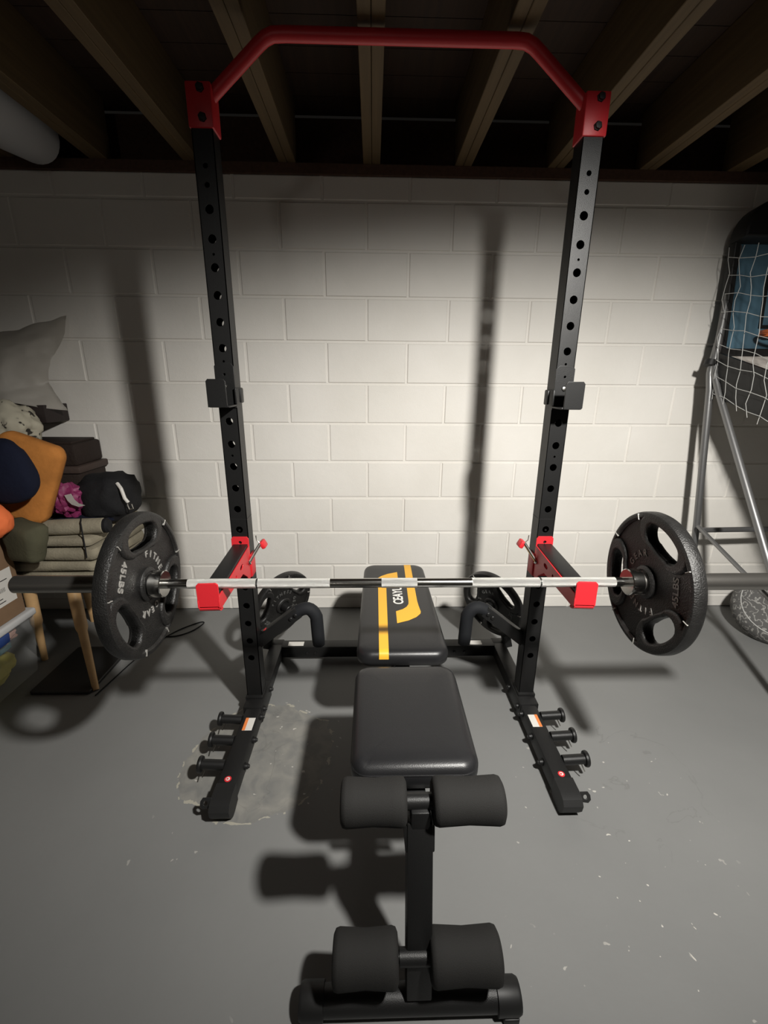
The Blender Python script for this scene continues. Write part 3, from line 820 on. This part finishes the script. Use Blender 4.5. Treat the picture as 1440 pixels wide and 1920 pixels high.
# backboard with rounded black border
def arch(x0, x1, za, zb, r, n=8):
    p = [(x0, za), (x1, za)]
    for i in range(n+1): a = PI/2*i/n; p.append((x1-r+r*math.cos(a), zb-r+r*math.sin(a)))
    for i in range(n+1): a = PI/2+PI/2*i/n; p.append((x0+r+r*math.cos(a), zb-r+r*math.sin(a)))
    return p
tilt = frame((1, 0, 0), (0, .11, .994), (0, -.994, .11), (0, 2.235, 1.44))
bm = MB(); bm.mesh(curve_mesh([arch(1.675, 2.40, .0, .65, .16), arch(1.705, 2.37, .035, .54, .05)], .022, .006), tilt); bm.build('board_border', M['black_in'], gm)
bm = MB(); bm.mesh(curve_mesh([arch(1.70, 2.375, .03, .55, .04)], .006), tilt @ Matrix.Translation((0, 0, -.006))); bb = bm.build('backboard', M['backboard'], gm, smooth=0)
bm = MB(); bm.mesh(curve_mesh([arch(1.86, 2.215, .13, .37, .01), arch(1.875, 2.20, .145, .355, .005)], .003), tilt @ Matrix.Translation((0, 0, .004))); bm.build('target_frame', M['black_in'], bb, smooth=0)
for q in range(2):
    bm = MB(); cx_ = 1.885+.31*q
    ring = [(cx_+.095*math.cos(2*PI*i/28), 2.10+.095*math.sin(2*PI*i/28), 1.545) for i in range(29)]
    bm.tube(ring, .008, 10, cap=False); bm.bar((cx_, 2.235, 1.545), (cx_, 2.19, 1.545), .05, .03, .003)
    bm.build('hoop', M['rim'], gm)
# canopy hood over the board
bm = MB(); bm.mesh(curve_mesh([arch(1.665, 2.41, .50, .66, .15)], .05, .012), tilt @ Matrix.Translation((0, 0, .04))); bm.build('hood', M['black_in'], gm)
# ramp
bm = MB(); bm.prism([(2.21, 1.44), (1.22, 1.10), (1.22, 1.09), (2.21, 1.425)], XB-XA-.05, frame((0, 1, 0), (0, 0, 1), (1, 0, 0), (XA+.032, 0, 0))); bm.build('ball_ramp', M['ramp'], gm, smooth=0)
# grey scribbled round cushion
bm = MB(); bm.lathe([(-.075, .0), (-.075, .13), (-.066, .17), (-.03, .197), (.03, .197), (.066, .17), (.075, .13), (.075, 0)], (2.165, 2.05, .155), (-.33, -.55, .62), 40)
cu = bm.build('round_cushion', M['scribble'], smooth=50, loc=(2.165, 2.05, 0)); tag(cu, 'grey round cushion with pale scribbled pattern on the floor by the arcade game', 'cushion')
bm = MB()
ax = V((-.33, -.55, .62)).normalized(); xx = ax.orthogonal().normalized(); yy = ax.cross(xx); cc = V((2.165, 2.05, .155))+ax*.067
bm.tube([cc+(xx*math.cos(2*PI*i/40)+yy*math.sin(2*PI*i/40))*.171 for i in range(41)], .003, 6, cap=False)
pq = bm.build('piping', M['net'], None, loc=(2.165, 2.05, 0)); pq.parent = cu; pq.location = (0, 0, 0)

# ------------------------------------------------------------------ pile of stored things on the left
# three-legged... small wooden table
tb = thing('side_table', 'small wooden table with tan turned legs under the folded canvas', 'table', (-1.40, 2.02, 0))
bm = MB(); bm.box((-1.43, 2.05, .415), (.46, .42, .03), bevel=.006); bm.build('tabletop', M['darkwood'], tb)
for a, e in (((-1.385, 1.875, .402), (-1.222, 1.66, 0)), ((-1.605, 1.90, .402), (-1.60, 1.885, 0)), ((-1.27, 2.20, .402), (-1.25, 2.24, 0)), ((-1.56, 2.20, .402), (-1.58, 2.24, 0))):
    bm = MB(); bm.lathe([(0, .022), (.03, .026), (.20, .025), (.22, .019), ((V(e)-V(a)).length, .013)], a, V(e)-V(a), 16); bm.build('leg', M['tanwood'], tb)
# folded canvas stack: layered folds
def cloth_fold(name, c, size, seed, label, mat='cloth_beige', group='folded canvas cloths on the side table'):
    bm = MB(); w, l, h = size
    bm.pad(0, 0, w, l, .03, [(.02, 0), (.004, h*.12), (0, h*.5), (.004, h*.88), (.02, h)], 6)
    bmesh.ops.subdivide_edges(bm.bm, edges=bm.bm.edges[:], cuts=2)
    for v in bm.bm.verts:
        v.co.z += .006*noise.noise(v.co*9+V((seed, 0, 0))); v.co.x += .006*noise.noise(v.co*11+V((0, seed, 4)))
        v.co.z += .003*math.sin(v.co.x*70+seed)
    bmesh.ops.translate(bm.bm, verts=bm.bm.verts[:], vec=V(c))
    return tag(bm.build(name, M[mat], smooth=60, loc=c), label, 'cloth', group)
zz = .430
for i, (h, dx, lab) in enumerate(((.052, .0, 'bottom folded beige canvas of the stack on the side table'), (.048, -.012, 'second folded beige canvas up from the side table'),
                                  (.060, .010, 'thick folded beige canvas third from the bottom of the stack'), (.040, -.006, 'top folded beige canvas of the stack under the black bags'))):
    cloth_fold('folded_canvas', (-1.425+dx, 2.065, zz), (.41-.012*i, .46, h), i*3.3, lab); zz += h+.004
ZT = zz
# rolled grey beige mat with cord, on the front edge of the stack
bm = MB(); bm.lathe([(0, .0), (.0, .028), (.006, .034), (.10, .036), (.245, .035), (.25, .030), (.25, 0)], (-1.455, 1.875, ZT+.037), (.99, .13, .0), 20)
rl = bm.build('rolled_mat', M['cloth_beige'], loc=(-1.38, 1.9, ZT)); tag(rl, 'rolled grey-beige mat with a black end on the canvas stack', 'mat')
bm = MB(); bm.lathe([(.25, .0), (.25, .033), (.262, .034), (.272, .026), (.274, 0)], (-1.455, 1.875, ZT+.037), (.99, .13, 0), 20)
e = bm.build('end_cap', M['blackfab'], None, loc=(-1.38, 1.9, ZT)); e.parent = rl; e.location = (0, 0, 0)
bm = MB(); bm.tube([(-1.30, 1.90, ZT+.074), (-1.28, 1.862, ZT+.066), (-1.265, 1.838, ZT+.02), (-1.258, 1.826, ZT-.05), (-1.257, 1.822, ZT-.085)], .003, 6)
e = bm.build('cord', M['blackfab'], None, loc=(-1.38, 1.9, ZT)); e.parent = rl; e.location = (0, 0, 0)
# navy cloth
bm = MB(); bm.blob((-1.355, 2.01, ZT+.032), (.13, .10, .032), seed=2, amp=.25, freq=2); tag(bm.build('folded_cloth', M['navy'], loc=(-1.355, 2.01, ZT)), 'dark navy folded cloth lying under the magenta sack', 'cloth')
# magenta sack with white tag
bm = MB(); bm.blob((-1.395, 1.97, .785), (.068, .062, .078), seed=5, amp=.28, freq=2.6, sub=4)
sk = bm.build('stuff_sack', M['maroon'], loc=(-1.435, 1.965, .70)); tag(sk, 'crinkled magenta nylon sack with a white tag', 'bag')
bm = MB()
tp = [(-1.352, 1.900, .825), (-1.340, 1.896, .800), (-1.328, 1.900, .782), (-1.304, 1.906, .770)]
A = [bm.bm.verts.new(p) for p in tp]; B = [bm.bm.verts.new((p[0]+.028, p[1]+.004, p[2]+.006)) for p in tp]
for i in range(3): bm.bm.faces.new((A[i], A[i+1], B[i+1], B[i]))
bmesh.ops.solidify(bm.bm, geom=bm.bm.faces[:], thickness=.001)
e = bm.build('tag', M['label_white'], None, loc=(-1.435, 1.965, .70)); e.parent = sk; e.location = (0, 0, 0)
# black duffel with buckle strap
bm = MB(); bm.blob((-1.275, 2.10, ZT+.125), (.118, .14, .118), seed=9, amp=.13, freq=1.8, power=1.25)
df = bm.build('duffel_bag', M['blackfab'], loc=(-1.255, 2.085, ZT)); tag(df, 'black fabric duffel bag with a metal buckle on the canvas stack', 'bag')
bm = MB(); bm.tube([(-1.185, 2.02, .850), (-1.160, 2.0, .83), (-1.148, 1.995, .785), (-1.135, 1.995, .765)], .008, 8)
e = bm.build('buckle_strap', M['label_white'], None, loc=(-1.255, 2.085, ZT)); e.parent = df; e.location = (0, 0, 0)
bm = MB(); bm.tube([(-1.138, 1.99, .765), (-1.118, 1.99, .758), (-1.114, 1.99, .738), (-1.132, 1.99, .734), (-1.138, 1.99, .752), (-1.138, 1.99, .765)], .003, 6)
e = bm.build('buckle', M['pin'], None, loc=(-1.255, 2.085, ZT)); e.parent = df; e.location = (0, 0, 0)
# dark wicker hamper box behind
hx, hy = -1.575, 2.235
hm = thing('lidded_hamper', 'dark brown lidded hamper against the block wall behind the bags', 'hamper', (hx, hy, ZT))
bm = MB(); bm.box((hx, hy, ZT+.115), (.31, .22, .23), bevel=.008); bm.build('body', M['brown'], hm)
bm = MB(); bm.box((hx, hy, ZT+.245), (.335, .245, .035), bevel=.008); bm.build('rim', M['brown2'], hm)
bm = MB(); bm.box((hx, hy, ZT+.315), (.305, .215, .105), bevel=.012)
bm.box((hx, hy, ZT+.372), (.27, .19, .012), bevel=.005); bm.build('lid', M['brown'], hm)

# clear bin with lid, things inside
bn = thing('storage_bin', 'clear plastic storage bin with white lid under the cardboard box', 'storage bin', (-1.78, 1.56, 0))
bm = MB()
B0 = (-1.995, -1.572, 1.30, 1.80); B1 = (-2.02, -1.548, 1.28, 1.825); zb = .285
def rect4(r, z): return [(r[0], r[2], z), (r[1], r[2], z), (r[1], r[3], z), (r[0], r[3], z)]
lo = [bm.bm.verts.new(p) for p in rect4(B0, .006)]; hi = [bm.bm.verts.new(p) for p in rect4(B1, zb)]
bm.bm.faces.new(lo)
for i in range(4): j = (i+1) % 4; bm.bm.faces.new((lo[i], lo[j], hi[j], hi[i]))
bmesh.ops.solidify(bm.bm, geom=bm.bm.faces[:], thickness=.003)
bm.build('tub', M['clear'], bn, smooth=0)
bm = MB(); bm.box((-1.784, 1.552, .300), (.492, .565, .034), bevel=.010, seg=3); bm.build('lid', M['lid'], bn)
bm = MB(); bm.box((-1.552, 1.62, .262), (.02, .11, .045), rot=(0, .1, 0), bevel=.006); bm.build('latch', M['blue'], bn)
for nm, c, s_, mt, lab, sd in (('plastic_bag', (-1.70, 1.63, .088), (.115, .150, .080), 'yellowbag', 'crumpled yellow plastic bag inside the clear storage bin', 1),
                          ('folded_clothes', (-1.665, 1.725, .232), (.085, .065, .042), 'pinkbag', 'dusty pink cloth near the top of the clear storage bin', 2),
                          ('wrapped_bundle', (-1.70, 1.66, .182), (.11, .12, .026), 'tealbag', 'teal wrapped bundle in the clear storage bin above the yellow bag', 3)):
    bm = MB(); bm.blob(c, s_, seed=sd, amp=.18, freq=2.4); tag(bm.build(nm, M[mt], loc=(c[0], c[1], c[2]-s_[2])), lab, 'bag' if 'bag' in nm else 'cloth')
# cardboard box with labels, on the bin
cb_ = thing('cardboard_box', 'brown cardboard box with white shipping labels on the storage bin', 'box', (-1.79, 1.58, .318))
bm = MB(); bm.box((-1.785, 1.565, .52), (.46, .47, .40), bevel=.005); bm.build('carton', M['card'], cb_)
bm = MB(); bm.box((-1.5545, 1.675, .470), (.001, .190, .150)); lb = bm.build('shipping_label', M['label_white'], cb_, smooth=0)
bm = MB()
random.seed(11)
for i in range(9):
    z_ = .532-.015*i; w = random.uniform(.06, .16)
    if i in (4, 5): continue
    bm.box((-1.5538, 1.590+w/2, z_), (.0006, w, .0035 if i % 3 else .007))
for i in range(16): bm.box((-1.5538, 1.63+.006*i, .462), (.0006, random.choice((.0015, .003)), .018))
bm.build('label_print', M['black_in'], lb, smooth=0)
bm = MB(); bm.box((-1.5545, 1.665, .645), (.001, .05, .026)); bm.build('small_label', M['label_white'], cb_, smooth=0)
# olive bag hanging over the gap between carton and canvas
bm = MB()
bm.pad(0, 0, .165, .10, .03, [(.05, 0), (.022, .012), (.012, .04), (.0, .10), (.0, .155), (.008, .17), (.03, .175)], 6)
bmesh.ops.subdivide_edges(bm.bm, edges=bm.bm.edges[:], cuts=1)
for v in bm.bm.verts: v.co += noise.noise_vector(v.co*12)*.010
bm._xf(bm.bm.verts[:], Matrix.Translation((-1.455, 1.755, .575)) @ Euler((0, .10, -.25)).to_matrix().to_4x4())
tag(bm.build('canvas_bag', M['olive'], smooth=60, loc=(-1.455, 1.755, .575)), 'olive green canvas bag wedged between the cardboard box and the canvas stack', 'bag')
# orange tan cushion, leaning
bm = MB()
bm.pad(0, 0, .25, .36, .05, [(.02, -.036), (.004, -.030), (0, -.010), (0, .010), (.004, .030), (.02, .036), (.06, .042)], 8)
for v in bm.bm.verts: v.co += noise.noise_vector(v.co*9)*.008
ti = math.radians(21); upv = V((math.sin(ti), .10, math.cos(ti))).normalized(); rt = V((math.cos(ti), .12, -math.sin(ti))); rt = (rt-upv*rt.dot(upv)).normalized()
bm._xf(bm.bm.verts[:], frame(rt, upv, rt.cross(upv), (-1.478, 1.865, .905)))
tag(bm.build('seat_cushion', M['ochre'], smooth=60, loc=(-1.478, 1.865, .73)), 'orange-tan suede cushion standing behind the dark navy bag', 'cushion')
bm = MB(); bm.blob((-1.440, 1.735, .965), (.098, .055, .128), rot=(0, -.25, .1), seed=4, amp=.05, freq=1.5, power=1.3)
tag(bm.build('soft_bag', M['navy'], smooth=60, loc=(-1.440, 1.735, .84)), 'rounded dark navy bag in front of the orange-tan cushion', 'bag')
bm = MB(); bm.blob((-1.500, 1.645, .800), (.105, .075, .078), rot=(0, .5, 0), seed=6, amp=.10, freq=1.4)
tag(bm.build('bundle', M['orange'], smooth=60, loc=(-1.500, 1.645, .72)), 'bright orange fabric bundle at the left edge on the cardboard box', 'bundle')
# flecked cloth bunched on the hamper
bm = MB(); bm.blob((-1.665, 2.10, 1.105), (.110, .10, .105), rot=(0, .5, 0), seed=8, amp=.25, freq=1.8)
tag(bm.build('flecked_cloth', M['speckle'], smooth=60, loc=(-1.665, 2.10, 1.0)), 'cream cloth with dark flecks bunched on top of the brown hamper', 'cloth')
# wall shelf and plastic sheet on it
bm = MB(); bm.box((-2.025, 2.285, 1.148), (.90, .170, .085), bevel=.004); tag(bm.build('wall_shelf', M['darkwood'], loc=(-2.0, 2.37, 1.17)), 'dark wooden shelf board on the wall under the plastic sheet', 'shelf')
def sheet(name, rows, mat_, label, cat, th=.003, amp=.012, n=10):
    """rows: list of rows of 3-D points, refined bilinearly, with crumples"""
    bm = MB(); R_ = len(rows); C_ = len(rows[0]); G = []
    for i in range((R_-1)*n+1):
        fi = min(i/n, R_-1-1e-6); a = int(fi); u = fi-a; row = []
        for j in range((C_-1)*n+1):
            fj = min(j/n, C_-1-1e-6); c_ = int(fj); w = fj-c_
            p = (V(rows[a][c_])*(1-u)*(1-w)+V(rows[a+1][c_])*u*(1-w)+V(rows[a][c_+1])*(1-u)*w+V(rows[a+1][c_+1])*u*w)
            row.append(bm.bm.verts.new(p+V((0, -abs(noise.noise(p*7))*amp*1.5-abs(noise.noise(p*17))*amp, noise.noise(p*9)*amp))))
        G.append(row)
    for i in range(len(G)-1):
        for j in range(len(G[0])-1): bm.bm.faces.new((G[i][j], G[i][j+1], G[i+1][j+1], G[i+1][j]))
    bmesh.ops.solidify(bm.bm, geom=bm.bm.faces[:], thickness=th)
    return tag(bm.build(name, mat_, smooth=70, loc=rows[-1][0]), label, cat)
sheet('plastic_sheet', [[(-2.25, 2.345, 1.46), (-2.0, 2.345, 1.48), (-1.74, 2.345, 1.54), (-1.48, 2.352, 1.60)],
                        [(-2.25, 2.30, 1.38), (-2.0, 2.27, 1.40), (-1.72, 2.24, 1.45), (-1.49, 2.335, 1.52)],
                        [(-2.25, 2.24, 1.29), (-1.98, 2.19, 1.30), (-1.74, 2.19, 1.34), (-1.55, 2.30, 1.41)],
                        [(-2.25, 2.19, 1.245), (-1.95, 2.16, 1.245), (-1.72, 2.17, 1.25), (-1.58, 2.28, 1.29)],
                        [(-2.25, 2.15, 1.19), (-1.93, 2.14, 1.205), (-1.70, 2.15, 1.205), (-1.50, 2.26, 1.165)]],
      M['plastic_sheet'], 'crumpled greyish plastic sheet heaped on the wall shelf', 'plastic sheet', amp=.014)
# floor mat, strut and cable
bm = MB(); bm.pad(-1.36, 1.80, .26, .34, .012, [(0, .001), (0, .012), (.003, .015)], 3, None)
tag(bm.build('floor_mat', M['mat'], loc=(-1.36, 1.80, 0)), 'dark rubber mat on the floor below the side table', 'mat')
bm = MB()
pts = [(-1.20, 1.62, .004), (-1.18, 1.75, .004), (-1.16, 1.87, .004), (-1.12, 2.02, .004), (-1.06, 2.13, .004), (-.99, 2.20, .004), (-.955, 2.215, .004), (-.95, 2.19, .004), (-.985, 2.12, .004), (-1.05, 2.075, .004), (-1.12, 2.08, .004), (-1.2, 2.14, .004), (-1.3, 2.24, .004)]
sm = []
for i in range(len(pts)-1):
    p0, p1, p2, p3 = (V(pts[max(i-1, 0)]), V(pts[i]), V(pts[i+1]), V(pts[min(i+2, len(pts)-1)]))
    for k_ in range(5):
        t = k_/5; sm.append(.5*((2*p1)+(p2-p0)*t+(2*p0-5*p1+4*p2-p3)*t*t+(3*p1-p0-3*p2+p3)*t**3))
sm.append(V(pts[-1]))
bm.tube(sm, .0032, 6); tag(bm.build('cable', M['blackfab'], loc=(-1.1, 2.0, 0)), 'thin black cable looping on the floor under the left barbell plate', 'cable')

# ------------------------------------------------------------------ light: one small downward lamp behind the camera, plus an added fill
l = D.lights.new('clamp_lamp', 'SPOT'); l.energy = 370; l.color = (1, .970, .915)
l.shadow_soft_size = .058; l.spot_size = math.radians(94); l.spot_blend = 1.0
lo = D.objects.new('clamp_lamp', l); COL.objects.link(lo); lo.location = (.735, .10, 2.09)
lo.rotation_euler = V((0, math.cos(math.radians(46)), -math.sin(math.radians(46)))).to_track_quat('-Z', 'Y').to_euler(); lo.scale = (2, 1, 1)
l = D.lights.new('bounce_fill', 'POINT'); l.energy = 7; l.color = (1, .95, .88); l.shadow_soft_size = .12  # added weak fill, stands in for light bounced around the room
lo = D.objects.new('bounce_fill', l); COL.objects.link(lo); lo.location = (-.7, -2.0, 1.95)
w = D.worlds.new('World'); SC.world = w; w.use_nodes = True
w.node_tree.nodes['Background'].inputs['Color'].default_value = (1, .92, .82, 1)
w.node_tree.nodes['Background'].inputs['Strength'].default_value = .006

# ------------------------------------------------------------------ camera
f, p, r, y = 825.09, .2962, .0079, -.0266
cy, sy = math.cos(y), math.sin(y); Rz = Matrix(((cy, sy, 0), (-sy, cy, 0), (0, 0, 1)))
cp, spn = math.cos(p), math.sin(p); Mm = Matrix(((1, 0, 0), (0, -spn, -cp), (0, cp, -spn)))
cr_, sr = math.cos(r), math.sin(r); Q = Matrix(((cr_, -sr, 0), (sr, cr_, 0), (0, 0, 1)))
Rm = Q @ Mm @ Rz
cam = D.cameras.new('camera'); co = D.objects.new('camera', cam); COL.objects.link(co)
co.matrix_world = frame(Rm[0], -Rm[1], -Rm[2], (0, 0, 1.3285))
cam.sensor_fit = 'HORIZONTAL'; cam.sensor_width = 36; cam.lens = f/1440*36
cam.clip_start = .02; cam.clip_end = 60
SC.camera = co
SC.view_settings.view_transform = 'Standard'; SC.view_settings.look = 'None'
SC.view_settings.gamma = 1; SC.view_settings.use_curve_mapping = False
SC.view_settings.exposure = 0.0
for o in D.objects:
    if '_o' in o: del o['_o']
